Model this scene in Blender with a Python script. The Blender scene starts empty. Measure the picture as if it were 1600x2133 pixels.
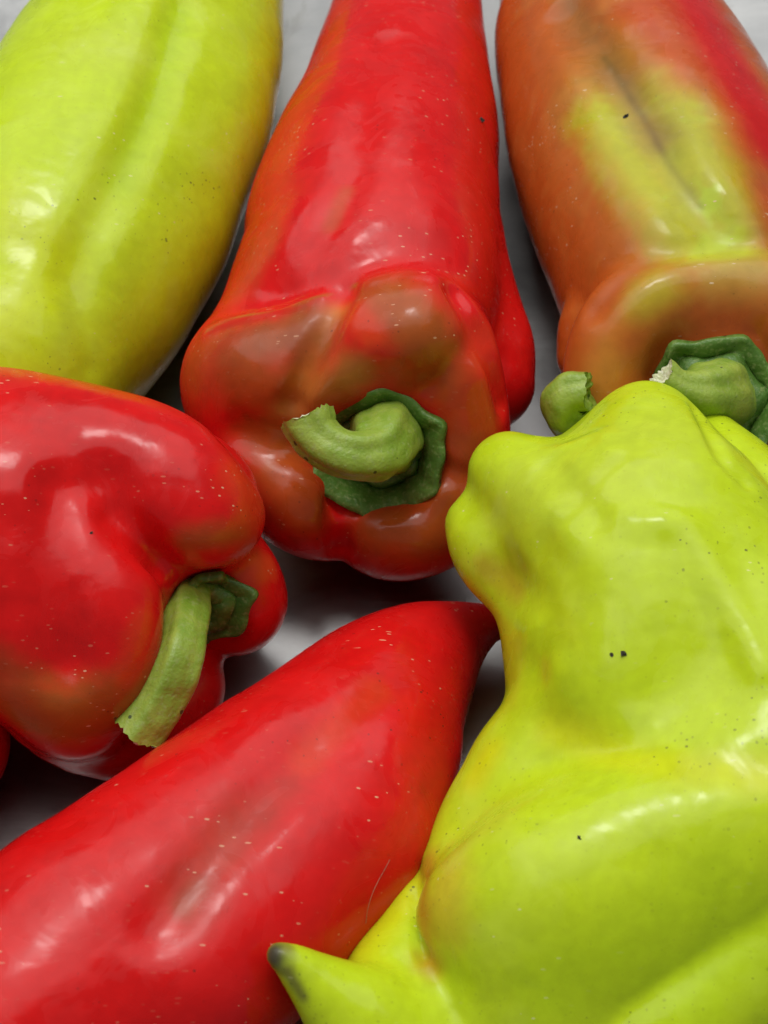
import bpy, math
import numpy as np
from mathutils import Vector

# ---------------------------------------------------------------- camera, light, exposure
scene = bpy.context.scene
CM = 0.01
PITCH = math.radians(55)
cam_data = bpy.data.cameras.new('camera')
cam = bpy.data.objects.new('camera', cam_data)
scene.collection.objects.link(cam)
cam.location = (0, -.34 * math.cos(PITCH), .03 + .34 * math.sin(PITCH))
cam.rotation_euler = (math.pi / 2 - PITCH, 0, 0)
cam_data.sensor_fit = 'HORIZONTAL'
cam_data.sensor_width = 25
cam_data.lens = 50
cam_data.clip_start = .01
cam_data.clip_end = 50
cam_data.dof.use_dof = True
cam_data.dof.focus_distance = .315
cam_data.dof.aperture_fstop = 26
scene.camera = cam

world = bpy.data.worlds.new('World')
scene.world = world
world.use_nodes = True
wbg = world.node_tree.nodes['Background']
wbg.inputs[0].default_value = (.92, .96, 1, 1)
wbg.inputs[1].default_value = .16

def lamp(name, loc, target, size, size_y, watts, color):
    d = bpy.data.lights.new(name, 'AREA')
    d.shape = 'RECTANGLE'; d.size = size; d.size_y = size_y; d.energy = watts; d.color = color
    o = bpy.data.objects.new(name, d)
    scene.collection.objects.link(o)
    o.location = loc
    o.rotation_euler = (Vector(target) - Vector(loc)).to_track_quat('-Z', 'Y').to_euler()
    return o
lamp('overhead_softlight', (-.15, .60, 1.40), (0, .03, 0), 2.6, 2.0, 26, (1, .985, .96))
lamp('overhead_lamp', (-.08, .42, 1.25), (0, .02, .03), .44, .24, 4.8, (1, .98, .95))

scene.view_settings.view_transform = 'Standard'
scene.view_settings.look = 'None'
scene.view_settings.exposure = .06
scene.view_settings.gamma = 1
scene.render.engine = 'CYCLES'
scene.cycles.use_denoising = True
scene.cycles.adaptive_threshold = .02
scene.cycles.max_bounces = 5

# ---------------------------------------------------------------- implicit-surface modelling (cm)
def vnoise(P, scale, seed=0):
    """smooth value noise in [-1,1] at points P (n,3)"""
    q = P / scale + 17.3 * (seed + 1)
    i = np.floor(q).astype(np.int64); f = (q - i).astype(np.float32)
    f = f * f * f * (f * (f * 6 - 15) + 10)
    def h(dx, dy, dz):
        n = (i[:, 0] + dx) * 374761393 + (i[:, 1] + dy) * 668265263 + (i[:, 2] + dz) * 2147483647 + seed * 974711
        n = (n ^ (n >> 13)) * 1274126177
        n = n ^ (n >> 16)
        return (n & 0xffff).astype(np.float32) / 32767.5 - 1
    l = lambda a, b, t: a + (b - a) * t
    x, y, z = f[:, 0], f[:, 1], f[:, 2]
    return l(l(l(h(0,0,0), h(1,0,0), x), l(h(0,1,0), h(1,1,0), x), y),
             l(l(h(0,0,1), h(1,0,1), x), l(h(0,1,1), h(1,1,1), x), y), z)

def catmull(pts, sub=7):
    """resample a polyline of (x, y, z, r...) smoothly"""
    p = np.asarray(pts, float)
    if len(p) < 3: return p
    p = np.vstack([2 * p[0] - p[1], p, 2 * p[-1] - p[-2]])
    out = []
    for k in range(1, len(p) - 2):
        for t in np.linspace(0, 1, sub, endpoint=False):
            a, b, c, d = p[k - 1], p[k], p[k + 1], p[k + 2]
            out.append(.5 * (2 * b + (c - a) * t + (2 * a - 5 * b + 4 * c - d) * t * t + (3 * b - a - 3 * c + d) * t ** 3))
    out.append(p[-2])
    return np.array(out)

def polydist(P, poly, rad=None):
    """distance of P to a polyline, minus the radius interpolated along it"""
    best = None
    poly = poly.astype(np.float32)
    if len(poly) == 1:
        d = np.sqrt(((P - poly[0, :3]) ** 2).sum(1)); return d - (rad[0] if rad is not None else 0)
    for k in range(len(poly) - 1):
        a = poly[k, :3]; ab = poly[k + 1, :3] - a
        L = float(ab @ ab) + 1e-9
        v = P - a
        t = np.clip((v @ ab) / L, 0, 1)
        d = np.sqrt((v[:, 0] - t * ab[0]) ** 2 + (v[:, 1] - t * ab[1]) ** 2 + (v[:, 2] - t * ab[2]) ** 2)
        if rad is not None: d = d - (rad[k] + t * (rad[k + 1] - rad[k]))
        best = d if best is None else np.minimum(best, d)
    return best

def smin(a, b, k):
    h = np.maximum(k - np.abs(a - b), 0) / k
    return np.minimum(a, b) - h * h * k * .25

def make_field(spec):
    def prep(t, k):
        c = catmull(t['p']); r = c[:, 3].astype(np.float32)
        return c, r, t.get('k', k), (c[:, :3] - r[:, None]).min(0).astype(np.float32), (c[:, :3] + r[:, None]).max(0).astype(np.float32)
    tubes = [prep(t, .6) for t in spec['tubes']]
    carve = [prep(t, .3) for t in spec.get('carve', [])]
    strokes = [(catmull(s['p']), s['w'], s['a']) for s in spec.get('strokes', [])]
    seed = spec.get('seed', 1); wob = spec.get('wob', .05)
    def boxdist(P, lo, hi):
        q = np.maximum(np.maximum(lo - P, P - hi), 0)
        return np.sqrt((q * q).sum(1))
    def field(P):
        P = P.astype(np.float32)
        d = np.full(len(P), 1e3, np.float32)
        for c, r, k, lo, hi in tubes:                    # smooth union of the lobes
            near = boxdist(P, lo, hi) < d + k
            if near.any(): d[near] = smin(d[near], polydist(P[near], c, r), k)
        for c, r, k, lo, hi in carve:                    # hollows
            near = boxdist(P, lo, hi) < k - d + .2
            if near.any(): d[near] = -smin(-d[near], polydist(P[near], c, r), k)
        near = np.abs(d) < 1.5
        Q = P[near]
        if len(Q):
            e = np.zeros(len(Q), np.float32)
            for c, w, a in strokes:
                lo, hi = c[:, :3].min(0) - 2.2 * w, c[:, :3].max(0) + 2.2 * w
                m = ((Q > lo) & (Q < hi)).all(1)
                if m.any(): e[m] -= a * np.exp(-(polydist(Q[m], c) / w) ** 2)
            if wob:
                e -= wob * vnoise(Q, 2.1, seed) + wob * .3 * vnoise(Q, .9, seed + 5)
            d[near] += e
        return np.maximum(d, .02 - P[:, 2])              # rests on the steel
    return field, tubes

def grad(field, P, e=.03):
    k = np.array([[1,-1,-1],[-1,-1,1],[-1,1,-1],[1,1,1]], np.float32)
    g = 0
    for v in k: g = g + v[None] * field(P + v * e)[:, None]
    n = np.sqrt((g ** 2).sum(1, keepdims=True)) + 1e-9
    return g / n, n[:, 0] / (4 * e)

def polygonise(field, tubes, h):
    lo = np.min([(c[:, :3] - r[:, None]).min(0) for c, r, *_ in tubes], 0) - .8
    hi = np.max([(c[:, :3] + r[:, None]).max(0) for c, r, *_ in tubes], 0) + .8
    lo[2] = max(lo[2], -.3)
    H = 3 * h
    n = np.ceil((hi - lo) / H).astype(int) + 1
    ax = [lo[i] + H * np.arange(n[i]) for i in range(3)]
    G = np.stack(np.meshgrid(*ax, indexing='ij'), -1).reshape(-1, 3)
    D = field(G).reshape(n)
    m = (n - 1) * 3 + 1
    # fine grid: linear between the coarse samples, exact inside a narrow band
    F = D.astype(np.float32)
    for i in range(3):
        g = np.arange(m[i]) / 3.; j = np.minimum(g.astype(int), n[i] - 2)
        w = (g - j).astype(np.float32).reshape([-1 if q == i else 1 for q in range(3)])
        F = np.take(F, j, i) * (1 - w) + np.take(F, j + 1, i) * w
    band = np.argwhere(np.abs(F) < 3.6 * h)
    F[band[:, 0], band[:, 1], band[:, 2]] = field(lo + band * h)
    S = F < 0
    c = lambda a, b, d: S[a:S.shape[0]-1+a, b:S.shape[1]-1+b, d:S.shape[2]-1+d]
    cnt = sum(c(a, b, d).astype(np.int8) for a in (0, 1) for b in (0, 1) for d in (0, 1))
    act = np.argwhere((cnt > 0) & (cnt < 8))
    idx = -np.ones(cnt.shape, np.int64); idx[act[:, 0], act[:, 1], act[:, 2]] = np.arange(len(act))
    acc = np.zeros((len(act), 3)); w = np.zeros(len(act))
    corners = [(a, b, d) for a in (0, 1) for b in (0, 1) for d in (0, 1)]
    for i, A in enumerate(corners):
        for B in corners[i + 1:]:
            if sum(abs(x - y) for x, y in zip(A, B)) != 1: continue
            fa = F[act[:, 0] + A[0], act[:, 1] + A[1], act[:, 2] + A[2]]
            fb = F[act[:, 0] + B[0], act[:, 1] + B[1], act[:, 2] + B[2]]
            x = (fa < 0) != (fb < 0)
            t = np.where(x, fa / np.where(x, fa - fb, 1), 0)
            p = np.array(A)[None] + t[:, None] * (np.array(B) - np.array(A))[None]
            acc += np.where(x[:, None], p, 0); w += x
    V = lo + (act + acc / w[:, None]) * h
    faces = []
    for axis in range(3):
        sl0 = [slice(None)] * 3; sl1 = [slice(None)] * 3
        sl0[axis] = slice(0, -1); sl1[axis] = slice(1, None)
        e = np.argwhere(S[tuple(sl0)] != S[tuple(sl1)])
        u, v = (axis + 1) % 3, (axis + 2) % 3
        ok = (e[:, u] > 0) & (e[:, v] > 0) & (e[:, u] < S.shape[u] - 1) & (e[:, v] < S.shape[v] - 1)
        e = e[ok]
        def cell(du, dv):
            q = e.copy(); q[:, u] += du; q[:, v] += dv
            return idx[q[:, 0], q[:, 1], q[:, 2]]
        q = np.stack([cell(-1, -1), cell(0, -1), cell(0, 0), cell(-1, 0)], 1)
        inside = S[e[:, 0], e[:, 1], e[:, 2]]
        q[~inside] = q[~inside][:, ::-1]
        faces.append(q)
    faces = np.vstack(faces); faces = faces[(faces >= 0).all(1)]
    g, s = grad(field, V)
    V = V - g * np.clip(field(V) / np.maximum(s, .5), -h, h)[:, None]
    # relax the facets away, without eating into tips and creases
    V0 = V.copy()
    E = np.vstack([faces[:, [0, 1]], faces[:, [1, 2]], faces[:, [2, 3]], faces[:, [3, 0]]])
    deg = np.bincount(E.ravel(), minlength=len(V)).astype(float)[:, None]
    for lam in (.5, -.53) * 20:
        A = np.stack([np.bincount(E[:, 0], V[E[:, 1], i], len(V)) + np.bincount(E[:, 1], V[E[:, 0], i], len(V)) for i in range(3)], 1)
        V = V + lam * (A / np.maximum(deg, 1) - V)
    V = V0 + np.clip(V - V0, -.014, .014)
    return V, faces

def pigment(P, spec):
    """skin colour of each vertex (linear rgb): ripening and tone patches, some of them painted shade and highlight, with ragged, warped borders"""
    seed = spec.get('seed', 1)
    col = np.tile(np.array(spec['base'], np.float32), (len(P), 1))
    n1 = vnoise(P, 1.3, seed + 20); n2 = vnoise(P, .45, seed + 21); n3 = vnoise(P, .16, seed + 22)
    # streaks that run along the fruit
    c = P - P.mean(0); w_, ev = np.linalg.eigh((c.T @ c).astype(float)); ax = ev[:, 2].astype(np.float32)
    t_ = c @ ax; Q = c - .82 * t_[:, None] * ax[None]
    n4 = .6 * vnoise(Q, .28, seed + 23) + .4 * vnoise(Q, .12, seed + 24)
    for b in spec.get('patches', []):
        d = polydist(P.astype(np.float32), catmull(b['p']))
        d = d + spec.get('rag', .25) * min(b['w'], .6) * (.55 * n1 + .45 * n2 + .35 * n3 + .6 * n4)
        t = np.clip((b['w'] * (1 + b.get('soft', .5)) - d) / (2 * b['w'] * b.get('soft', .5) + 1e-6), 0, 1)
        t = t * t * (3 - 2 * t) * b.get('s', 1.0)
        col = col * (1 - t[:, None]) + np.array(b['c'], np.float32)[None] * t[:, None]
    m = spec.get('mottle', .08)
    col = col * (1 + m * (.6 * n1 + .5 * n2 + .4 * n3 + .6 * n4))[:, None]
    return np.clip(col, 0, 1)


# ---------------------------------------------------------------- materials
class NT:
    def __init__(s, name):
        s.m = bpy.data.materials.new(name); s.m.use_nodes = True
        s.t = s.m.node_tree; s.t.nodes.clear()
        s.out = s.n('ShaderNodeOutputMaterial'); s.b = s.n('ShaderNodeBsdfPrincipled')
        s.t.links.new(s.b.outputs[0], s.out.inputs[0])
        s.co = s.n('ShaderNodeTexCoord').outputs['Object']
    def n(s, typ, **kw):
        x = s.t.nodes.new(typ)
        for k, v in kw.items(): setattr(x, k, v)
        return x
    def put(s, sock, v):
        if hasattr(v, 'is_output'): s.t.links.new(v, sock)
        elif isinstance(v, (tuple, list)) and len(v) == 3 and sock.type == 'RGBA': sock.default_value = (*v, 1)
        else: sock.default_value = v
    def p(s, **kw):
        for k, v in kw.items(): s.put(s.b.inputs[k.replace('_', ' ')], v)
    def noise(s, scale, detail=3, rough=.55, dist=0, vec=None):
        x = s.n('ShaderNodeTexNoise'); s.put(x.inputs['Vector'], vec or s.co)
        x.inputs['Scale'].default_value = scale; x.inputs['Detail'].default_value = detail
        x.inputs['Roughness'].default_value = rough; x.inputs['Distortion'].default_value = dist
        return x.outputs[0]
    def mapping(s, scale=(1, 1, 1), rot=(0, 0, 0), vec=None):
        x = s.n('ShaderNodeMapping'); s.put(x.inputs[0], vec or s.co)
        x.inputs['Rotation'].default_value = rot; x.inputs['Scale'].default_value = scale
        return x.outputs[0]
    def voro(s, scale, vec=None, feature='F1'):
        x = s.n('ShaderNodeTexVoronoi', feature=feature); s.put(x.inputs['Vector'], vec or s.co)
        x.inputs['Scale'].default_value = scale
        return x
    def ramp(s, v, a, b, lo=0., hi=1.):
        x = s.n('ShaderNodeMapRange', interpolation_type='SMOOTHSTEP'); s.put(x.inputs[0], v)
        x.inputs[1].default_value = a; x.inputs[2].default_value = b
        x.inputs[3].default_value = lo; x.inputs[4].default_value = hi
        return x.outputs[0]
    def math(s, op, a, b=0.):
        x = s.n('ShaderNodeMath', operation=op); s.put(x.inputs[0], a); s.put(x.inputs[1], b)
        return x.outputs[0]
    def mix(s, f, a, b, mode='MIX'):
        x = s.n('ShaderNodeMix', data_type='RGBA', blend_type=mode)
        s.put(x.inputs[0], f); s.put(x.inputs[6], a); s.put(x.inputs[7], b)
        return x.outputs[2]
    def bump(s, h, strength, dist, normal=None):
        x = s.n('ShaderNodeBump'); s.put(x.inputs['Height'], h)
        x.inputs['Strength'].default_value = strength; x.inputs['Distance'].default_value = dist
        if normal is not None: s.t.links.new(normal, x.inputs['Normal'])
        return x.outputs[0]
    def flecks(s, scale, size, keep, vec=None, seed=0.):
        """scattered specks: one per few voronoi cells"""
        if vec is None: vec = s.co
        v = s.voro(scale, vec)
        sep = s.n('ShaderNodeSeparateColor'); s.t.links.new(v.outputs['Color'], sep.inputs[0])
        on = s.math('LESS_THAN', sep.outputs[0], keep)
        r = s.math('MULTIPLY', sep.outputs[1], size)
        d = s.math('LESS_THAN', v.outputs['Distance'], s.math('ADD', r, size * .25))
        return s.math('MULTIPLY', on, d)

def skin_material(name, pale, dark, pale_keep, dark_keep, cloud=(1.1, 1.6, 2.)):
    t = NT(name)
    a = t.n('ShaderNodeAttribute', attribute_name='pigment').outputs['Color']
    fine = t.noise(420, 3, .6)
    col = t.mix(t.ramp(fine, .35, .7, 0, .22), a, t.mix(1., a, (1.25, 1.3, 1.25), 'MULTIPLY'))
    cl = t.noise(48, 3, .6, .5)
    col = t.mix(t.ramp(cl, .5, .66, 0, .55), col, t.mix(1., a, cloud, 'MULTIPLY'))
    blot = t.noise(110, 2, .6, .6)
    col = t.mix(t.ramp(blot, .5, .68, 0, .20), col, t.mix(1., a, (.72, .74, .8), 'MULTIPLY'))
    # scars: pale flecks, drawn out across the fruit, and dark specks in loose swarms
    swarm = t.ramp(t.noise(46, 2), .46, .62, .08, 1)
    fl = t.flecks(430, .12, pale_keep, t.mapping((.38, 1.5, 1.0), (.2, .3, .5)))
    col = t.mix(t.math('MULTIPLY', t.math('MULTIPLY', fl, swarm), .6), col, pale)
    swarm2 = t.ramp(t.noise(30, 2, vec=t.mapping((1, 1, 1), (1, 2, 3))), .48, .66, .15, 1)
    dk = t.flecks(520, .15, dark_keep, t.mapping((1, 1.2, .9), (1, .3, .5)))
    col = t.mix(t.math('MULTIPLY', t.math('MULTIPLY', dk, swarm2), .8), col, dark)
    f2 = t.flecks(900, .20, pale_keep * .8, t.mapping((.4, 1.3, 1.1), (.9, .2, 1.1)))
    col = t.mix(t.math('MULTIPLY', t.math('MULTIPLY', f2, swarm), .8), col, pale)
    d2 = t.flecks(1000, .22, dark_keep * .8, t.mapping((1, .8, 1.1), (.2, .9, .1)))
    col = t.mix(t.math('MULTIPLY', t.math('MULTIPLY', d2, swarm2), .5), col, dark)
    ro = t.ramp(t.noise(62, 3, .7, 1.), .45, .55, .18, .36)
    h = t.math('ADD', t.noise(90, 2), t.math('MULTIPLY', t.noise(500, 2), .16))
    nb = t.bump(h, .16, .0014)
    t.p(Base_Color=col, Roughness=ro, IOR=1.45, Specular_IOR_Level=.32, Normal=nb,
        Coat_Weight=.06, Coat_Roughness=.14)
    return t.m
M = {}
M['red'] = skin_material('red_skin', (.75, .42, .25), (.05, .012, .01), .30, .14, (1.05, 1.5, 1.4))
M['yellow'] = skin_material('yellow_green_skin', (.75, .76, .35), (.07, .08, .02), .12, .40, (1.12, 1.10, 3.2))
M['orange'] = skin_material('orange_skin', (.72, .55, .35), (.06, .03, .01), .25, .14)

def stem_material(name, c1, c2):
    t = NT(name)
    nz = t.noise(160, 4, .6, .4)
    a = t.n('ShaderNodeAttribute', attribute_name='pigment').outputs['Fac']
    f = t.math('ADD', t.math('MULTIPLY', t.ramp(nz, .35, .7), .5), t.math('MULTIPLY', a, .5))
    col = t.mix(f, c1, c2)
    col = t.mix(t.math('MULTIPLY', t.ramp(t.noise(900, 3), .5, .72), .4), col, (.36, .42, .16))
    dk = t.flecks(420, .2, .10)
    col = t.mix(t.math('MULTIPLY', dk, .85), col, (.02, .035, .01))
    h = t.math('ADD', t.noise(260, 3), t.math('MULTIPLY', t.noise(1300, 2), .3))
    t.p(Base_Color=col, Roughness=.42, Normal=t.bump(h, .5, .0009), IOR=1.45)
    return t.m
M['stem'] = stem_material('stem_green', (.17, .30, .02), (.36, .46, .07))
M['calyx'] = stem_material('calyx_green', (.045, .13, .014), (.13, .25, .04))
t = NT('cut_pith')
t.p(Base_Color=t.mix(t.ramp(t.noise(900, 4), .4, .65), (.58, .62, .36), (.80, .80, .60)), Roughness=.7, Normal=t.bump(t.noise(1200, 3), .6, .0006))
M['pith'] = t.m
t = NT('dark_crumb'); t.p(Base_Color=t.mix(t.noise(2500, 2), (.012, .010, .008), (.05, .045, .03)), Roughness=.8); M['crumb'] = t.m

t = NT('brushed_steel')
sc1 = t.noise(1., 5, .7, 0, t.mapping((260, 2600, 1), (0, 0, .12)))
sc2 = t.noise(1., 4, .7, 0, t.mapping((2400, 300, 1), (0, 0, -.35)))
cloud = t.noise(28, 5, .6, .5)
scr = t.math('ADD', t.math('MULTIPLY', sc1, .6), t.math('MULTIPLY', sc2, .4))
bend = t.mix(.012, t.co, t.noise(14, 2), 'ADD')
lines = None
for rz, sx, sy in ((.5, 9, 170), (-.9, 7, 140), (2.0, 12, 200)):
    e = t.voro(1., t.mapping((sx, sy, 1), (0, 0, rz), bend), 'DISTANCE_TO_EDGE').outputs['Distance']
    l = t.ramp(e, 0, .05, 1, 0)
    lines = l if lines is None else t.math('MAXIMUM', lines, l)
lines = t.math('MULTIPLY', lines, t.ramp(t.noise(30, 3), .45, .65))
col = t.mix(t.ramp(cloud, .35, .7), (.34, .345, .345), (.46, .465, .46))
col = t.mix(t.math('MULTIPLY', t.ramp(scr, .5, .62), .06), col, (.58, .58, .60))
col = t.mix(t.math('MULTIPLY', lines, .12), col, (.62, .62, .64))
stain = t.ramp(t.noise(45, 6, .7, 1.5), .60, .68)
col = t.mix(t.math('MULTIPLY', stain, .28), col, (.22, .21, .18))
ro = t.math('ADD', t.ramp(cloud, .3, .7, .28, .42), t.math('MULTIPLY', scr, .05))
ro = t.math('ADD', ro, t.math('MULTIPLY', lines, .06))
t.p(Base_Color=col, Metallic=1., Roughness=ro, Normal=t.bump(t.math('ADD', scr, t.math('MULTIPLY', t.noise(18, 2), .8)), .05, .0006), Anisotropic=.4)
M['steel'] = t.m

# ---------------------------------------------------------------- mesh helpers
def mesh_object(name, V, Fq, mat, parent=None, origin=(0, 0, 0), colors=None, smooth=True):
    o3 = np.asarray(origin, float)
    V = (np.asarray(V, float) - o3) * CM
    me = bpy.data.meshes.new(name)
    Fq = [list(map(int, f)) for f in Fq] if not isinstance(Fq, np.ndarray) else Fq
    if isinstance(Fq, np.ndarray):
        n, k = Fq.shape
        me.vertices.add(len(V)); me.vertices.foreach_set('co', V.astype(np.float32).ravel())
        me.loops.add(n * k); me.loops.foreach_set('vertex_index', Fq.astype(np.int32).ravel())
        me.polygons.add(n); me.polygons.foreach_set('loop_start', np.arange(0, n * k, k, dtype=np.int32))
        me.update(calc_edges=True)
    else:
        me.from_pydata(V.tolist(), [], Fq)
    me.polygons.foreach_set('use_smooth', [smooth] * len(me.polygons))
    if colors is not None:
        at = me.attributes.new('pigment', 'FLOAT_COLOR', 'POINT')
        at.data.foreach_set('color', np.hstack([colors, np.ones((len(colors), 1))]).astype(np.float32).ravel())
    me.validate()
    me.materials.append(mat)
    ob = bpy.data.objects.new(name, me)
    scene.collection.objects.link(ob)
    if parent is not None: ob.parent = parent
    else: ob.location = o3 * CM
    return ob

def frames(c):
    tan = np.gradient(c, axis=0); tan /= np.linalg.norm(tan, axis=1)[:, None]
    a = np.array([0, 0, 1.]) if abs(tan[0, 2]) < .9 else np.array([1., 0, 0])
    n = np.cross(tan[0], a); n /= np.linalg.norm(n); N = [n]
    for k in range(1, len(c)):
        n = N[-1] - tan[k] * (N[-1] @ tan[k]); N.append(n / np.linalg.norm(n))
    N = np.array(N); return tan, N, np.cross(tan, N)

def build_stem(pts, parent, origin, seed, pith='pith'):
    """ridged, swelling stalk with a flared foot, and the torn pith on its cut end"""
    rng = np.random.default_rng(seed)
    c = catmull(pts, 10); r = c[:, 3]; c = c[:, :3]
    tan, N, B = frames(c); R = 56; th = np.linspace(0, 2 * np.pi, R, endpoint=False); n = len(c)
    V = []
    for k in range(n):
        s = k / (n - 1)
        rr = r[k] * (1 + .055 * np.cos(5 * th + 2.2 * s + seed) + .02 * np.cos(3 * th - 3 * s) + .018 * np.sin(9 * th + 5 * s))
        if s > .9: rr = rr * (1 + .06 * (s - .9) / .1)
        V.append(c[k] + rr[:, None] * (np.cos(th)[:, None] * N[k] + np.sin(th)[:, None] * B[k]))
    ragged = .05 * np.sin(3 * th + 1) + .02 * rng.normal(size=R)
    V[-1] = V[-1] + ragged[:, None] * tan[-1]
    V = np.array(V).reshape(-1, 3)
    V = V + .02 * vnoise(V, .35, seed)[:, None] * (V - np.repeat(c, R, 0)) / np.repeat(r, R)[:, None] * 1.5
    F = [(k * R + j, k * R + (j + 1) % R, (k + 1) * R + (j + 1) % R, (k + 1) * R + j) for k in range(n - 1) for j in range(R)]
    str_ = np.convolve(np.tile(rng.random(R), 3), [.25, .5, .25], 'same')[R:2 * R]
    ss = np.repeat(np.linspace(0, 1, n), R); streak = np.tile(str_, n)
    g = np.clip(.25 + .75 * (streak - .5) * 1.6 + .25 + .35 * ss ** 3 - .5 * np.exp(-(ss / .12) ** 2) + .15 * vnoise(V, .3, seed), 0, 1)
    st = mesh_object('stem', V, np.array(F), M['stem'], parent, origin, np.stack([g] * 3, 1))
    # cut end
    rings = 7; W = [V[-R:] * 1.0]
    e = c[-1]; last = V[-R:]
    for q in range(1, rings):
        f = 1 - q / rings
        X = e + (last - e) * f
        hgt = -.09 * math.sin(q / rings * 1.6) + .05 * vnoise(X, .09, seed) + .05 * vnoise(X, .2, seed + 1)
        W.append(X + hgt[:, None] * tan[-1])
    W = np.array(W).reshape(-1, 3); W = np.vstack([W, e - .09 * tan[-1]])
    G = [(k * R + j, k * R + (j + 1) % R, (k + 1) * R + (j + 1) % R, (k + 1) * R + j) for k in range(rings - 1) for j in range(R)]
    G += [((rings - 1) * R + j, (rings - 1) * R + (j + 1) % R, rings * R) for j in range(R)]
    mesh_object('cut_end', W, G, M[pith], st, origin)
    return st

def build_calyx(cx, parent, origin, field):
    """six-pointed green cap: raised collar round the stalk, trough, upturned toothed brim"""
    rng = np.random.default_rng(cx['seed'])
    n = np.array(cx['n'], float); n /= np.linalg.norm(n)
    a = np.cross([0, 0, 1.], n); a /= np.linalg.norm(a); b = np.cross(n, a)
    R = 96; K = 16; th = np.linspace(0, 2 * np.pi, R, endpoint=False)
    p = cx['pts']; V = []
    ph = p * (th - cx['roll']) / 2
    tooth = np.abs(np.cos(ph)) ** 6
    amp = .10 + .04 * np.sin(th * 2 + cx['seed'])
    rim = cx['r'] * (.85 + amp * tooth + .02 * np.sin(5 * th + 1))
    for k in range(K):
        s = k / (K - 1)
        h = .22 * np.exp(-((s - .50) / .10) ** 2) - .18 * np.exp(-((s - .72) / .13) ** 2) + .06 * s ** 4 + .06 * tooth * s ** 8
        h = h + .03 * np.sin(7 * th + 9 * s) * s + .05 * np.sin(3 * th + 2) * s + .03 * np.cos(p * (th - cx['roll'])) * s * s
        V.append(np.array(cx['c']) + (rim * s)[:, None] * (np.cos(th)[:, None] * a + np.sin(th)[:, None] * b) + h[:, None] * n)
    V = np.array(V).reshape(-1, 3)
    # lay the cap on the hollow it grows from
    base = V - ((V - np.array(cx['c'])) @ n)[:, None] * n
    s0 = np.full(len(V), .75)
    for _ in range(60):
        d = field(base + s0[:, None] * n); s0 = np.where(d > .01, np.maximum(s0 - d * .7, -.4), s0)
    s0 = s0.reshape(K, R)
    for _ in range(4): s0 = (s0 + np.roll(s0, 1, 1) + np.roll(s0, -1, 1)) / 3
    V = V + (s0.ravel() + .07)[:, None] * n + .03 * vnoise(V, .25, cx['seed'])[:, None] * n
    F = [(k * R + j, k * R + (j + 1) % R, (k + 1) * R + (j + 1) % R, (k + 1) * R + j) for k in range(K - 1) for j in range(R)]
    rr = np.repeat(np.linspace(0, 1, K), R); g = np.clip(.35 + .5 * rr ** 10 + .25 * np.exp(-((rr - .5) / .1) ** 2) + .3 * vnoise(V, .3, 4), 0, 1)
    o = mesh_object('calyx', V, np.array(F), M['calyx'], parent, origin, np.stack([g] * 3, 1))
    s = o.modifiers.new('thickness', 'SOLIDIFY'); s.thickness = .0018; s.offset = -1
    return o

# ---------------------------------------------------------------- steel surface
S = 60
tab = mesh_object('steel_surface', [(-S, -S, 0), (S, -S, 0), (S, S * 2, 0), (-S, S * 2, 0)], [(0, 1, 2, 3)], M['steel'], smooth=False)
tab['kind'] = 'structure'

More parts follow.
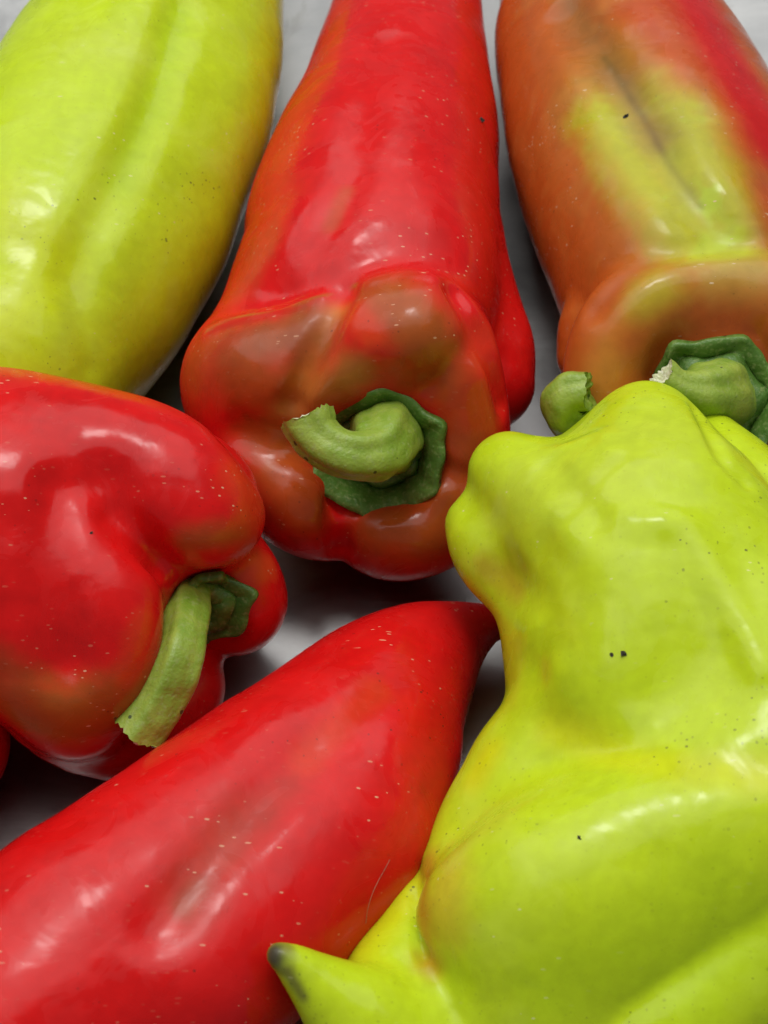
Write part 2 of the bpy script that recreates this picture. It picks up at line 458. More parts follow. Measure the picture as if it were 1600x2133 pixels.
# ---------------------------------------------------------------- the peppers (all lengths in cm)
PEPPERS = {'red_center': {'seed': 3,
                'base': (0.64, 0.007, 0.007),
                'wob': 0.05,
                'mottle': 0.08,
                'rag': 0.25,
                'tubes': [{'p': [[1.161, 25.219, 1.7, 0.851], [1.014, 22.479, 2.0, 1.566], [0.752, 18.92, 2.35, 2.071], [0.515, 15.86, 2.7, 2.411], [0.337, 13.087, 3.0, 2.685],
                                 [-0.037, 10.442, 3.2, 3.024], [-0.266, 8.593, 3.3, 3.167], [-0.294, 7.002, 3.4, 3.18], [-0.346, 5.579, 3.4, 3.203], [-0.4, 4.625, 3.1, 3.029],
                                 [-0.337, 3.317, 2.9, 2.586]],
                           'k': 0.5},
                          {'p': [[0.634, 3.113, 5.4, 1.268], [-0.106, 3.175, 5.25, 1.274], [-1.07, 3.033, 4.85, 1.326], [-2.171, 2.925, 4.15, 1.476], [-2.992, 3.088, 3.7, 1.54],
                                 [-2.914, 2.364, 3.2, 1.375], [-2.302, 1.304, 2.6, 1.337], [-1.645, 0.781, 2.2, 1.272], [-0.664, 0.725, 1.8, 1.084], [0.22, 0.39, 1.8, 1.232],
                                 [1.098, 0.546, 2.0, 1.186], [1.635, 1.095, 2.7, 1.133], [1.789, 1.792, 3.4, 1.084], [1.668, 2.337, 4.1, 1.119], [1.276, 2.903, 5.0, 1.212],
                                 [0.634, 3.113, 5.4, 1.268]],
                           'k': 0.5},
                          {'p': [[-2.808, 3.291, 3.8, 1.519], [-2.43, 4.637, 3.6, 1.582], [-1.743, 6.268, 3.5, 1.743]], 'k': 0.7},
                          {'p': [[0.645, 3.539, 5.0, 1.29], [0.607, 4.631, 4.6, 1.546], [0.405, 6.741, 4.0, 1.968]], 'k': 0.7},
                          {'p': [[-0.227, 2.866, 2.2, 1.928], [-0.227, 2.458, 1.8, 1.933]], 'k': 0.4},
                          {'p': [[2.438, 4.161, 2.5, 1.196], [2.432, 4.896, 2.7, 1.227], [2.247, 5.734, 2.8, 1.217], [1.867, 6.658, 3.0, 1.324], [1.498, 7.703, 3.1, 1.438]], 'k': 0.45}],
                'carve': [{'p': [[-0.209, 0.953, 3.778, 1.22], [-0.289, 0.317, 4.256, 1.27], [-0.368, -0.32, 4.734, 1.32]], 'k': 0.5}],
                'strokes': [{'p': [[-0.89, 3.55, 6.31], [-1.13, 2.84, 6.25], [-1.49, 2.14, 5.8], [-1.96, 1.62, 4.9]], 'w': 0.3, 'a': -0.45},
                            {'p': [[0.71, 2.29, 6.4], [0.0, 2.2, 6.2]], 'w': 0.7, 'a': 0.2}, {'p': [[-1.13, 1.84, 5.52], [-1.66, 1.66, 5.09]], 'w': 0.5, 'a': 0.15},
                            {'p': [[-2.92, 2.44, 5.45], [-2.28, 1.91, 5.28]], 'w': 0.75, 'a': 0.18}, {'p': [[0.0, -0.38, 2.74], [0.74, -0.48, 2.7]], 'w': 0.6, 'a': 0.2},
                            {'p': [[-2.11, 0.09, 3.35], [-1.8, -0.2, 3.04]], 'w': 0.55, 'a': 0.16}, {'p': [[2.08, 1.83, 5.22], [2.21, 1.24, 4.28]], 'w': 0.55, 'a': 0.14},
                            {'p': [[2.18, 2.68, 5.81], [1.64, 2.09, 5.86], [1.09, 1.72, 5.34]], 'w': 0.35, 'a': -0.16}, {'p': [[1.79, 0.43, 3.6], [1.27, 0.65, 3.67]], 'w': 0.3, 'a': -0.22},
                            {'p': [[-3.18, 1.37, 4.11], [-2.43, 1.07, 3.98], [-1.49, 1.2, 3.64]], 'w': 0.35, 'a': -0.25},
                            {'p': [[0.06, 12.74, 5.78], [-0.46, 9.26, 6.42], [-0.81, 6.47, 6.58], [-1.49, 5.05, 6.34]], 'w': 0.5, 'a': -0.18},
                            {'p': [[-1.07, 0.21, 3.01], [-1.04, -0.18, 2.82], [-1.01, -0.37, 2.34], [-0.99, -0.39, 2.03]], 'w': 0.26, 'a': -0.5},
                            {'p': [[-3.0, 3.88, 5.41], [-1.91, 4.04, 5.87], [-0.84, 4.2, 6.31], [0.21, 4.56, 6.45], [1.06, 4.75, 6.34]], 'w': 0.7, 'a': -0.1},
                            {'p': [[1.56, 3.44, 6.35], [1.86, 2.91, 6.17], [2.29, 2.3, 5.46], [2.59, 1.86, 4.52]], 'w': 0.25, 'a': -0.3},
                            {'p': [[-3.97, 3.5, 5.04], [-2.98, 3.6, 5.48], [-1.68, 3.57, 5.98], [-0.62, 3.62, 6.38], [0.31, 3.83, 6.54], [1.04, 3.77, 6.53]], 'w': 0.2, 'a': 0.07}],
                'patches': [{'p': [[-3.96, 3.43, 5.13], [-2.98, 3.6, 5.49], [-1.68, 3.55, 6.0], [-0.63, 3.81, 6.19]], 'w': 0.05, 'c': [0.4, 0.16, 0.02], 's': 0.7, 'soft': 1.0},
                            {'p': [[-4.03, 2.61, 4.94], [-2.49, 2.47, 5.74], [-1.65, 2.59, 5.91]], 'w': 0.9, 'c': [0.4, 0.045, 0.012], 's': 0.8, 'soft': 0.6},
                            {'p': [[-2.91, 1.85, 5.19], [-2.1, 1.62, 4.65], [-2.55, 1.42, 4.05]], 'w': 0.7, 'c': [0.36, 0.078, 0.012], 's': 0.8, 'soft': 0.7},
                            {'p': [[-1.55, 2.79, 6.0], [-2.5, 2.72, 5.77]], 'w': 0.5, 'c': [0.3, 0.07, 0.02], 's': 0.7, 'soft': 0.6},
                            {'p': [[0.0, 3.03, 6.64], [0.71, 2.25, 6.6], [1.02, 1.88, 5.79]], 'w': 0.75, 'c': [0.36, 0.078, 0.012], 's': 0.9, 'soft': 0.9},
                            {'p': [[-0.82, 1.75, 5.63], [-1.67, 1.64, 4.96]], 'w': 0.55, 'c': [0.36, 0.078, 0.012], 's': 0.85, 'soft': 1.0},
                            {'p': [[-1.04, 3.16, 6.05], [-1.87, 1.88, 5.15]], 'w': 0.22, 'c': [0.6, 0.2, 0.02], 's': 0.7, 'soft': 1.4},
                            {'p': [[-2.22, 0.61, 3.73], [-1.68, -0.13, 3.31]], 'w': 0.7, 'c': [0.36, 0.078, 0.012], 's': 0.8, 'soft': 0.6},
                            {'p': [[0.0, -0.4, 2.96], [1.06, -0.46, 2.86], [1.69, 0.07, 3.2]], 'w': 0.8, 'c': [0.36, 0.078, 0.012], 's': 0.9, 'soft': 0.8},
                            {'p': [[1.9, 0.75, 3.88], [1.67, 1.26, 4.6]], 'w': 0.45, 'c': [0.36, 0.078, 0.012], 's': 0.7, 'soft': 0.6},
                            {'p': [[0.0, 1.82, 3.0], [0.0, 1.75, 2.92]], 'w': 1.35, 'c': [0.3, 0.05, 0.012], 's': 0.5, 'soft': 0.4},
                            {'p': [[1.45, 1.74, 5.32], [2.04, 1.25, 4.61], [1.95, 0.75, 3.88]], 'w': 0.5, 'c': [0.4, 0.07, 0.012], 's': 0.75, 'soft': 1.0},
                            {'p': [[-0.62, 1.82, 5.7], [-1.67, 1.6, 4.91], [-2.21, 1.48, 4.48]], 'w': 0.34, 'c': [0.5, 0.17, 0.03], 's': 0.75, 'soft': 1.0},  # tan highlight painted on the lobe beside the stem hollow
                            {'p': [[-1.66, 2.68, 5.96], [-3.12, 2.47, 5.58]], 'w': 0.5, 'c': [0.3, 0.075, 0.02], 's': 0.6, 'soft': 1.0},
                            {'p': [[1.07, 0.63, 3.33], [1.48, -0.02, 3.15]], 'w': 0.5, 'c': [0.36, 0.078, 0.012], 's': 0.6, 'soft': 1.0},
                            {'p': [[-1.02, 0.17, 2.69], [-1.19, -0.25, 1.96]], 'w': 0.2, 'c': [0.64, 0.007, 0.007], 's': 0.9, 'soft': 0.4},
                            {'p': [[-0.62, 2.82, 6.41], [-0.3, 2.2, 6.35]], 'w': 0.3, 'c': [0.66, 0.045, 0.01], 's': 0.8, 'soft': 0.6},
                            {'p': [[2.09, 2.81, 5.66], [1.87, 1.36, 4.8]], 'w': 0.4, 'c': [0.66, 0.045, 0.01], 's': 0.5, 'soft': 0.6},
                            {'p': [[-2.63, 5.7, 5.69], [-3.29, 4.78, 5.08]], 'w': 0.5, 'c': [0.55, 0.05, 0.012], 's': 0.6, 'soft': 0.7},
                            {'p': [[-0.87, 6.49, 6.41], [-1.18, 5.52, 6.31]], 'w': 0.2, 'c': [0.5, 0.07, 0.012], 's': 0.6, 'soft': 0.8}]},
 'red_left': {'seed': 7,
              'base': (0.64, 0.007, 0.007),
              'wob': 0.05,
              'mottle': 0.08,
              'rag': 0.25,
              'tubes': [{'p': [[-16.637, 1.461, 2.2, 0.665], [-14.671, 0.621, 2.8, 2.265], [-12.631, -0.127, 3.3, 3.158], [-10.245, -0.979, 3.8, 3.534], [-8.095, -1.538, 3.9, 3.562],
                               [-7.207, -1.649, 3.7, 3.4], [-6.652, -1.753, 3.3, 2.866]],
                         'k': 0.6},
                        {'p': [[-10.674, 0.294, 5.0, 1.83], [-8.033, -0.112, 5.2, 1.828], [-5.949, -0.537, 5.4, 1.636], [-4.602, -1.075, 5.5, 1.469], [-3.809, -1.509, 5.3, 1.211],
                               [-3.708, -1.544, 4.8, 1.038], [-3.967, -1.527, 3.7, 0.61]],
                         'k': 0.4},
                        {'p': [[-3.759, -0.884, 4.2, 1.016], [-4.1, -0.384, 4.2, 1.332], [-5.693, 0.19, 4.2, 1.708]], 'k': 0.5},
                        {'p': [[-4.736, -1.966, 5.75, 0.746], [-4.298, -2.06, 5.75, 0.802], [-3.759, -1.933, 5.5, 0.848], [-3.298, -1.503, 5.0, 0.847]], 'k': 0.22},
                        {'p': [[-4.544, -1.626, 5.6, 0.87], [-4.774, -0.499, 5.3, 1.114], [-6.102, 0.178, 4.9, 1.22]], 'k': 0.6},
                        {'p': [[-6.37, -2.289, 5.2, 1.255], [-5.672, -2.734, 5.35, 1.096], [-5.318, -3.458, 5.25, 0.971], [-5.264, -4.124, 4.9, 0.921], [-5.543, -4.698, 4.2, 0.995],
                               [-6.133, -4.967, 3.3, 1.062]],
                         'k': 0.28},
                        {'p': [[-7.778, -2.321, 4.9, 1.847], [-6.688, -3.401, 4.8, 1.72], [-6.559, -4.038, 4.0, 1.736]], 'k': 0.6},
                        {'p': [[-3.729, -1.196, 3.2, 1.036], [-3.273, -1.737, 2.7, 1.07], [-3.215, -2.039, 2.3, 1.075], [-3.823, -1.608, 1.9, 1.168], [-5.291, -1.235, 2.3, 2.117]], 'k': 0.3},
                        {'p': [[-6.371, -4.155, 2.4, 1.605], [-6.056, -4.352, 1.7, 1.323], [-5.121, -4.425, 1.4, 1.147], [-4.273, -3.562, 1.3, 0.813], [-4.611, -2.96, 1.5, 1.048]], 'k': 0.4}],
              'carve': [{'p': [[-3.406, -3.309, 3.971, 1.02], [-2.966, -3.805, 4.419, 1.17], [-2.526, -4.301, 4.867, 1.32]], 'k': 0.2},
                        {'p': [[-3.436, -3.432, 2.992, 0.7], [-2.996, -3.928, 3.44, 0.85], [-2.557, -4.423, 3.888, 1.0]], 'k': 0.25}],
              'strokes': [{'p': [[-5.17, -2.48, 6.41], [-4.72, -2.81, 6.06], [-4.41, -2.94, 5.4]], 'w': 0.24, 'a': -0.6},
                          {'p': [[-5.45, -1.96, 6.72], [-5.08, -2.51, 6.37], [-4.67, -2.77, 6.08]], 'w': 0.6, 'a': -0.25},
                          {'p': [[-6.2, -2.29, 7.02], [-6.29, -3.59, 6.66], [-6.23, -4.51, 6.08], [-6.09, -5.14, 5.37]], 'w': 0.45, 'a': -0.45},
                          {'p': [[-7.14, -3.17, 7.0], [-7.02, -4.34, 6.32]], 'w': 0.5, 'a': -0.15}],
              'patches': [{'p': [[-3.85, -2.77, 5.92], [-3.39, -2.68, 5.86], [-2.77, -2.28, 5.53]], 'w': 0.28, 'c': [0.36, 0.078, 0.012], 's': 0.8, 'soft': 1.1},
                          {'p': [[-2.81, -2.35, 4.94], [-2.73, -1.88, 3.68]], 'w': 0.35, 'c': [0.36, 0.078, 0.012], 's': 0.7, 'soft': 0.8},
                          {'p': [[-6.83, -5.69, 4.48], [-5.91, -5.83, 4.35], [-5.08, -5.52, 4.55]], 'w': 0.75, 'c': [0.36, 0.078, 0.012], 's': 0.95, 'soft': 0.5},
                          {'p': [[-7.17, -5.45, 4.79], [-7.32, -5.2, 5.11]], 'w': 0.6, 'c': [0.42, 0.06, 0.012], 's': 0.7, 'soft': 0.6},
                          {'p': [[-2.88, -1.38, 6.08], [-2.61, -1.74, 5.59]], 'w': 0.5, 'c': [0.66, 0.045, 0.01], 's': 0.7, 'soft': 0.6},
                          {'p': [[-2.92, -2.04, 3.74], [-2.45, -1.73, 3.45]], 'w': 0.3, 'c': [0.66, 0.045, 0.01], 's': 0.9, 'soft': 0.5},
                          {'p': [[-4.87, -5.15, 5.01], [-4.6, -4.39, 5.53]], 'w': 0.3, 'c': [0.66, 0.045, 0.01], 's': 0.6, 'soft': 0.7},
                          {'p': [[-6.15, -0.61, 7.12], [-5.17, -1.11, 6.99]], 'w': 0.7, 'c': [0.44, 0.004, 0.006], 's': 0.35, 'soft': 0.7}]},  # deeper red blotch on the upper lobe
 'red_low': {'seed': 11,
             'base': (0.64, 0.007, 0.007),
             'wob': 0.06,
             'mottle': 0.08,
             'rag': 0.25,
             'tubes': [{'p': [[2.966, -1.682, 1.2, 0.27], [2.69, -1.807, 1.2, 0.344], [2.202, -1.862, 1.25, 0.515], [1.432, -2.37, 1.4, 0.891], [0.677, -3.14, 1.65, 1.353],
                              [-0.222, -4.462, 2.0, 1.895], [-1.053, -5.883, 2.3, 2.281], [-1.959, -6.935, 2.5, 2.473], [-2.961, -8.076, 2.7, 2.591], [-4.152, -9.209, 2.8, 2.708],
                              [-5.45, -10.377, 2.9, 2.813], [-6.835, -11.613, 3.0, 2.819], [-8.324, -12.839, 3.0, 2.497], [-9.177, -13.302, 2.6, 1.669]],
                        'k': 0.5},
                       {'p': [[-2.249, -6.702, 3.2, 1.5], [-3.63, -8.074, 3.4, 1.724], [-5.246, -9.637, 3.6, 1.836]], 'k': 0.7},
                       {'p': [[0.0, -5.697, 2.4, 1.366], [-0.7, -7.373, 2.9, 1.679], [-1.801, -8.753, 3.2, 1.801], [-3.466, -10.366, 3.4, 1.906]], 'k': 0.7}],
             'carve': [],
             'strokes': [{'p': [[-1.43, -6.74, 4.95], [-2.4, -8.2, 5.24], [-3.32, -9.54, 5.45], [-3.82, -10.33, 5.51]], 'w': 0.5, 'a': -0.18},
                         {'p': [[0.19, -5.13, 4.21], [-0.54, -6.31, 4.68]], 'w': 0.5, 'a': -0.1}],
             'patches': [{'p': [[-2.58, -8.24, 5.11], [-3.11, -9.11, 5.25], [-3.39, -9.82, 5.28]], 'w': 0.45, 'c': [0.32, 0.045, 0.014], 's': 0.55, 'soft': 1.1},
                         {'p': [[-3.25, -9.56, 5.27], [-3.43, -9.91, 5.29]], 'w': 0.18, 'c': [0.34, 0.05, 0.008], 's': 0.6, 'soft': 0.9},
                         {'p': [[-2.09, -7.92, 5.01], [-1.76, -7.5, 4.93]], 'w': 0.3, 'c': [0.4, 0.03, 0.012], 's': 0.5, 'soft': 0.9},
                         {'p': [[-0.91, -6.21, 4.68], [-1.43, -6.86, 4.8], [-0.19, -5.17, 4.27]], 'w': 0.35, 'c': [0.66, 0.045, 0.01], 's': 0.6, 'soft': 0.7},
                         {'p': [[1.35, -5.26, 3.24], [0.92, -6.78, 3.8]], 'w': 0.5, 'c': [0.44, 0.004, 0.006], 's': 0.5, 'soft': 0.7}]},  # deeper red along the right flank
 'yellow_big': {'seed': 15,
                'base': (0.5, 0.645, 0.014),
                'wob': 0.05,
                'mottle': 0.05,
                'rag': 0.25,
                'tubes': [{'p': [[1.6, -9.728, 3.9, 1.021], [2.248, -9.556, 4.3, 1.441], [3.249, -9.297, 4.6, 1.753], [4.66, -8.777, 4.65, 1.942], [7.07, -7.758, 4.55, 2.209],
                                 [9.088, -6.718, 4.3, 1.818]],
                           'k': 0.5},
                          {'p': [[1.858, -10.638, 3.3, 1.08], [2.911, -10.509, 3.7, 1.627], [4.398, -9.738, 4.0, 1.854], [6.144, -8.665, 4.15, 1.975]], 'k': 0.6},
                          {'p': [[1.47, -8.375, 3.2, 0.798], [1.929, -7.748, 3.2, 1.029], [2.687, -7.15, 3.3, 1.39], [3.657, -6.388, 3.4, 1.782], [5.2, -5.815, 3.5, 2.08]], 'k': 0.9},
                          {'p': [[1.9, -11.387, 2.8, 1.382], [3.017, -11.19, 3.0, 1.724]], 'k': 0.6},
                          {'p': [[3.137, -12.333, 2.75, 1.272], [4.461, -11.646, 3.35, 1.563], [6.005, -10.412, 3.8, 1.668], [7.54, -9.117, 3.95, 1.837], [9.462, -7.45, 3.75, 1.638]], 'k': 0.14},
                          {'p': [[5.006, -5.703, 4.3, 2.132], [4.863, -4.814, 4.6, 2.198], [5.12, -3.524, 5.0, 2.323], [5.308, -2.289, 5.2, 2.172]], 'k': 0.7},
                          {'p': [[7.622, -7.109, 4.5, 2.152], [7.382, -5.861, 4.8, 2.187], [7.085, -4.557, 4.9, 2.191], [6.693, -3.075, 5.0, 1.912], [6.231, -1.82, 5.2, 1.558]], 'k': 0.9},
                          {'p': [[5.47, -0.842, 3.6, 2.58], [4.951, -4.032, 3.0, 2.476]], 'k': 0.6},
                          {'p': [[4.377, -2.154, 5.0, 1.848], [3.464, -1.201, 5.0, 1.287], [2.7, -0.365, 4.9, 0.907], [2.661, -0.18, 4.7, 0.894]], 'k': 0.8},
                          {'p': [[5.402, -1.343, 5.2, 1.768], [5.468, -0.388, 5.4, 1.392], [5.535, 0.524, 5.2, 1.087]], 'k': 0.6},
                          {'p': [[2.036, -1.054, 4.0, 0.733], [2.414, -1.726, 4.0, 0.956], [3.251, -2.737, 4.1, 1.084], [3.874, -3.816, 4.0, 1.356]], 'k': 0.5},
                          {'p': [[7.073, 0.753, 4.4, 0.728], [7.414, -0.474, 4.5, 1.117], [7.928, -1.99, 4.4, 1.586]], 'k': 0.15},
                          {'p': [[0.971, -8.231, 2.6, 0.37], [0.772, -9.032, 2.7, 0.817], [0.534, -9.896, 2.8, 1.024], [0.438, -10.697, 2.8, 1.314], [0.87, -11.329, 2.6, 1.652]], 'k': 0.12},
                          {'p': [[0.338, -11.836, 3.2, 1.268], [-0.293, -11.47, 3.8, 0.987], [-0.813, -11.193, 4.25, 0.68], [-1.221, -10.949, 4.6, 0.462], [-1.543, -10.765, 4.9, 0.296],
                                 [-1.785, -10.667, 5.05, 0.18]],
                           'k': 0.25}],
                'carve': [],
                'strokes': [{'p': [[2.31, -2.82, 4.95], [3.0, -4.35, 5.99], [2.82, -5.16, 5.41]], 'w': 0.5, 'a': -0.2},
                            {'p': [[3.04, -3.23, 6.27], [3.49, -4.28, 6.56], [3.37, -5.13, 6.25]], 'w': 0.5, 'a': -0.12},
                            {'p': [[3.03, -6.33, 5.31], [4.12, -7.23, 5.94], [5.38, -7.86, 6.67], [6.56, -8.04, 6.85]], 'w': 0.45, 'a': -0.09},
                            {'p': [[4.49, -3.12, 7.24], [5.18, -3.24, 7.34], [5.69, -3.58, 7.28], [6.13, -4.52, 7.11], [6.65, -6.03, 6.96]], 'w': 0.4, 'a': 0.1},
                            {'p': [[3.25, -1.15, 6.41], [3.53, -2.02, 6.8], [3.98, -3.0, 7.07]], 'w': 0.35, 'a': -0.12},
                            {'p': [[3.07, -1.06, 6.29], [3.65, -0.78, 6.4], [4.3, -0.68, 6.67], [4.43, -1.42, 7.08]], 'w': 0.25, 'a': 0.05},
                            {'p': [[5.18, -3.27, 7.34], [5.62, -3.39, 7.31], [5.92, -3.96, 7.21], [6.35, -4.99, 7.05], [6.71, -6.22, 6.95]], 'w': 0.28, 'a': 0.06},
                            {'p': [[6.41, 0.34, 6.24], [6.52, -1.47, 7.07], [6.96, -2.11, 7.0]], 'w': 0.15, 'a': -0.15}, {'p': [[0.59, -8.99, 3.58], [0.71, -10.35, 4.11]], 'w': 0.12, 'a': -0.15}],
                'patches': [{'p': [[0.8, -8.52, 3.79], [0.68, -9.69, 4.48], [0.84, -10.46, 4.2]], 'w': 0.3, 'c': [0.5, 0.25, 0.02], 's': 0.8, 'soft': 0.9},
                            {'p': [[1.09, -9.53, 5.2], [1.0, -10.05, 4.97]], 'w': 0.5, 'c': [0.6, 0.42, 0.03], 's': 0.6, 'soft': 0.9},
                            {'p': [[1.99, -6.61, 4.48], [1.72, -7.02, 4.31]], 'w': 0.3, 'c': [0.6, 0.62, 0.008], 's': 0.9, 'soft': 0.8},
                            {'p': [[2.05, -2.5, 4.63], [2.66, -3.31, 5.02]], 'w': 0.3, 'c': [0.42, 0.28, 0.02], 's': 0.7, 'soft': 0.9},
                            {'p': [[3.12, -6.39, 5.23], [4.62, -7.68, 6.3], [6.56, -8.17, 6.76]], 'w': 0.35, 'c': [0.6, 0.62, 0.008], 's': 0.6, 'soft': 0.9},
                            {'p': [[-1.89, -10.68, 5.24], [-1.85, -10.78, 5.22]], 'w': 0.26, 'c': [0.05, 0.035, 0.03], 's': 0.97, 'soft': 0.8},
                            {'p': [[-1.63, -10.6, 5.22]], 'w': 0.1, 'c': [0.2, 0.17, 0.03], 's': 0.7, 'soft': 0.9},
                            {'p': [[-1.62, -10.98, 5.13], [-1.38, -11.31, 4.87]], 'w': 0.12, 'c': [0.12, 0.1, 0.03], 's': 0.8, 'soft': 0.9},
                            {'p': [[2.77, -4.71, 5.17], [3.12, -5.78, 5.6]], 'w': 0.5, 'c': [0.44, 0.61, 0.008], 's': 0.6, 'soft': 0.8},
                            {'p': [[4.0, -10.93, 5.59], [2.81, -11.29, 5.2], [5.63, -9.89, 6.14]], 'w': 0.7, 'c': [0.44, 0.61, 0.008], 's': 0.7, 'soft': 0.9},
                            {'p': [[5.22, -11.23, 5.25], [6.47, -10.51, 5.55]], 'w': 0.9, 'c': [0.44, 0.61, 0.008], 's': 0.8, 'soft': 0.8},
                            {'p': [[2.86, -1.48, 6.22], [4.14, -2.12, 7.09], [5.18, -0.94, 7.08]], 'w': 0.9, 'c': [0.51, 0.61, 0.045], 's': 0.6, 'soft': 0.9},
                            {'p': [[-0.35, -10.02, 3.68], [0.44, -8.96, 3.5]], 'w': 0.4, 'c': [0.6, 0.62, 0.008], 's': 0.6, 'soft': 0.9}]},
 'orange': {'seed': 21,
            'base': (0.46, 0.095, 0.014),
            'wob': 0.05,
            'mottle': 0.08,
            'rag': 0.24,
            'tubes': [{'p': [[6.465, 25.637, 1.6, 0.935], [6.211, 22.333, 2.1, 2.006], [6.03, 19.17, 2.5, 2.554], [6.209, 16.575, 2.8, 2.934], [6.573, 14.067, 3.0, 3.287], [6.781, 11.72, 3.2, 3.397],
                             [7.014, 9.802, 3.3, 3.396], [7.173, 7.987, 3.4, 3.228], [7.348, 6.362, 3.4, 3.056], [7.473, 4.863, 3.0, 2.759]],
                       'k': 0.5},
                      {'p': [[5.005, 16.482, 3.2, 1.759], [5.443, 12.196, 3.6, 2.152], [6.084, 8.418, 3.8, 2.028]], 'k': 0.6},
                      {'p': [[7.767, 16.742, 3.0, 1.771], [8.421, 12.765, 3.6, 1.914], [8.941, 9.27, 3.8, 2.054]], 'k': 0.6},
                      {'p': [[5.403, 2.241, 3.0, 1.048], [5.037, 2.98, 4.0, 0.981], [5.321, 3.734, 4.7, 1.021], [6.018, 4.215, 5.1, 1.041], [6.892, 4.415, 5.2, 1.042], [7.931, 4.474, 5.2, 1.043],
                             [8.993, 4.171, 5.1, 1.062], [9.711, 3.113, 5.0, 1.014], [9.972, 2.255, 4.2, 1.126], [9.742, 1.399, 3.2, 1.245], [8.764, 0.845, 2.3, 1.315], [7.164, 0.788, 2.0, 1.323],
                             [5.989, 1.461, 2.2, 1.22], [5.403, 2.241, 3.0, 1.048]],
                       'k': 0.4},
                      {'p': [[4.977, 4.561, 3.0, 0.824], [5.148, 5.118, 3.4, 0.938], [5.733, 5.829, 3.8, 1.089]], 'k': 0.12}, {'p': [[7.728, 3.837, 2.8, 2.273], [7.94, 2.866, 2.2, 2.382]], 'k': 0.3},
                      {'p': [[9.541, 3.92, 3.4, 1.684], [9.262, 6.173, 3.6, 2.316]], 'k': 0.5}],
            'carve': [{'p': [[7.266, 1.362, 4.918, 1.45], [7.186, 0.772, 5.453, 1.45], [7.106, 0.182, 5.987, 1.45]], 'k': 0.25}],
            'strokes': [{'p': [[4.71, 13.89, 5.79], [5.32, 11.47, 6.34], [5.84, 9.66, 6.51], [6.33, 7.78, 6.55], [6.85, 6.39, 6.51], [7.42, 5.5, 6.34]], 'w': 0.55, 'a': -0.5},
                        {'p': [[5.32, 11.47, 6.34], [5.84, 9.66, 6.51], [6.33, 7.78, 6.55], [6.85, 6.39, 6.51]], 'w': 0.2, 'a': -0.16},
                        {'p': [[4.69, 3.78, 5.52], [5.32, 4.32, 5.95], [6.3, 4.81, 6.13], [8.04, 5.11, 6.2]], 'w': 0.35, 'a': -0.22}],
            'patches': [{'p': [[5.24, 13.49, 5.8], [4.96, 8.58, 5.98], [5.75, 5.26, 5.82]], 'w': 0.9, 'c': [0.46, 0.13, 0.02], 's': 0.5, 'soft': 1.2},
                        {'p': [[6.08, 10.72, 6.36], [6.89, 7.61, 6.41], [7.5, 5.66, 6.02]], 'w': 1.5, 'c': [0.45, 0.22, 0.02], 's': 0.75, 'soft': 0.8},
                        {'p': [[5.29, 9.4, 6.15], [5.64, 8.17, 6.19], [6.26, 6.55, 6.21], [7.03, 5.26, 5.97]], 'w': 0.7, 'c': [0.45, 0.45, 0.016], 's': 0.95, 'soft': 0.9},
                        {'p': [[6.69, 9.7, 6.62], [7.1, 7.63, 6.54], [7.62, 6.05, 6.24], [7.89, 5.27, 5.96]], 'w': 0.75, 'c': [0.45, 0.45, 0.016], 's': 0.95, 'soft': 0.9},
                        {'p': [[6.83, 5.59, 6.09], [7.59, 5.43, 5.95]], 'w': 0.7, 'c': [0.45, 0.43, 0.016], 's': 0.8, 'soft': 0.9},
                        {'p': [[4.89, 14.35, 5.59], [5.59, 11.43, 6.08], [6.44, 8.41, 6.28]], 'w': 0.42, 'c': [0.24, 0.12, 0.03], 's': 0.75, 'soft': 1.3},  # dark groove shade painted into the skin colour
                        {'p': [[5.49, 11.67, 6.03], [6.1, 9.49, 6.22], [6.68, 7.45, 6.26], [7.21, 6.26, 6.19]], 'w': 0.08, 'c': [0.17, 0.1, 0.02], 's': 0.6, 'soft': 1.2},  # thin dark line painted in so the groove looks deeper
                        {'p': [[6.7, 7.71, 6.31], [7.12, 6.4, 6.21]], 'w': 0.22, 'c': [0.36, 0.36, 0.02], 's': 0.6, 'soft': 1.2},
                        {'p': [[7.93, 15.02, 5.84], [8.41, 11.41, 6.24], [9.22, 8.53, 6.03]], 'w': 0.95, 'c': [0.56, 0.012, 0.012], 's': 1, 'soft': 0.7},
                        {'p': [[6.51, 12.95, 6.49], [7.25, 10.17, 6.67]], 'w': 0.55, 'c': [0.52, 0.05, 0.02], 's': 0.7, 'soft': 1.2},
                        {'p': [[8.82, 6.76, 6.16], [8.77, 5.41, 5.98]], 'w': 0.5, 'c': [0.42, 0.05, 0.02], 's': 0.7, 'soft': 0.9},
                        {'p': [[6.05, 3.85, 6.07], [5.79, 3.42, 5.77]], 'w': 0.5, 'c': [0.48, 0.4, 0.03], 's': 0.8, 'soft': 1.0},
                        {'p': [[4.93, 2.51, 4.89], [5.18, 2.81, 5.19]], 'w': 0.55, 'c': [0.6, 0.24, 0.03], 's': 0.8, 'soft': 1.0},
                        {'p': [[7.19, 4.28, 6.22], [8.14, 4.29, 6.21]], 'w': 0.55, 'c': [0.44, 0.24, 0.04], 's': 0.7, 'soft': 1.0},
                        {'p': [[5.49, 2.97, 5.32], [6.35, 3.33, 5.47], [7.96, 3.41, 5.46]], 'w': 0.35, 'c': [0.5, 0.09, 0.015], 's': 0.7, 'soft': 1.0}]},
 'green_top': {'seed': 27,
               'base': (0.5, 0.645, 0.014),
               'wob': 0.06,
               'mottle': 0.05,
               'rag': 0.25,
               'tubes': [{'p': [[-6.106, 28.376, 1.6, 1.125], [-6.104, 24.711, 2.2, 2.289], [-6.165, 21.22, 2.7, 2.974], [-6.306, 18.044, 3.0, 3.118], [-6.543, 15.358, 3.1, 3.405],
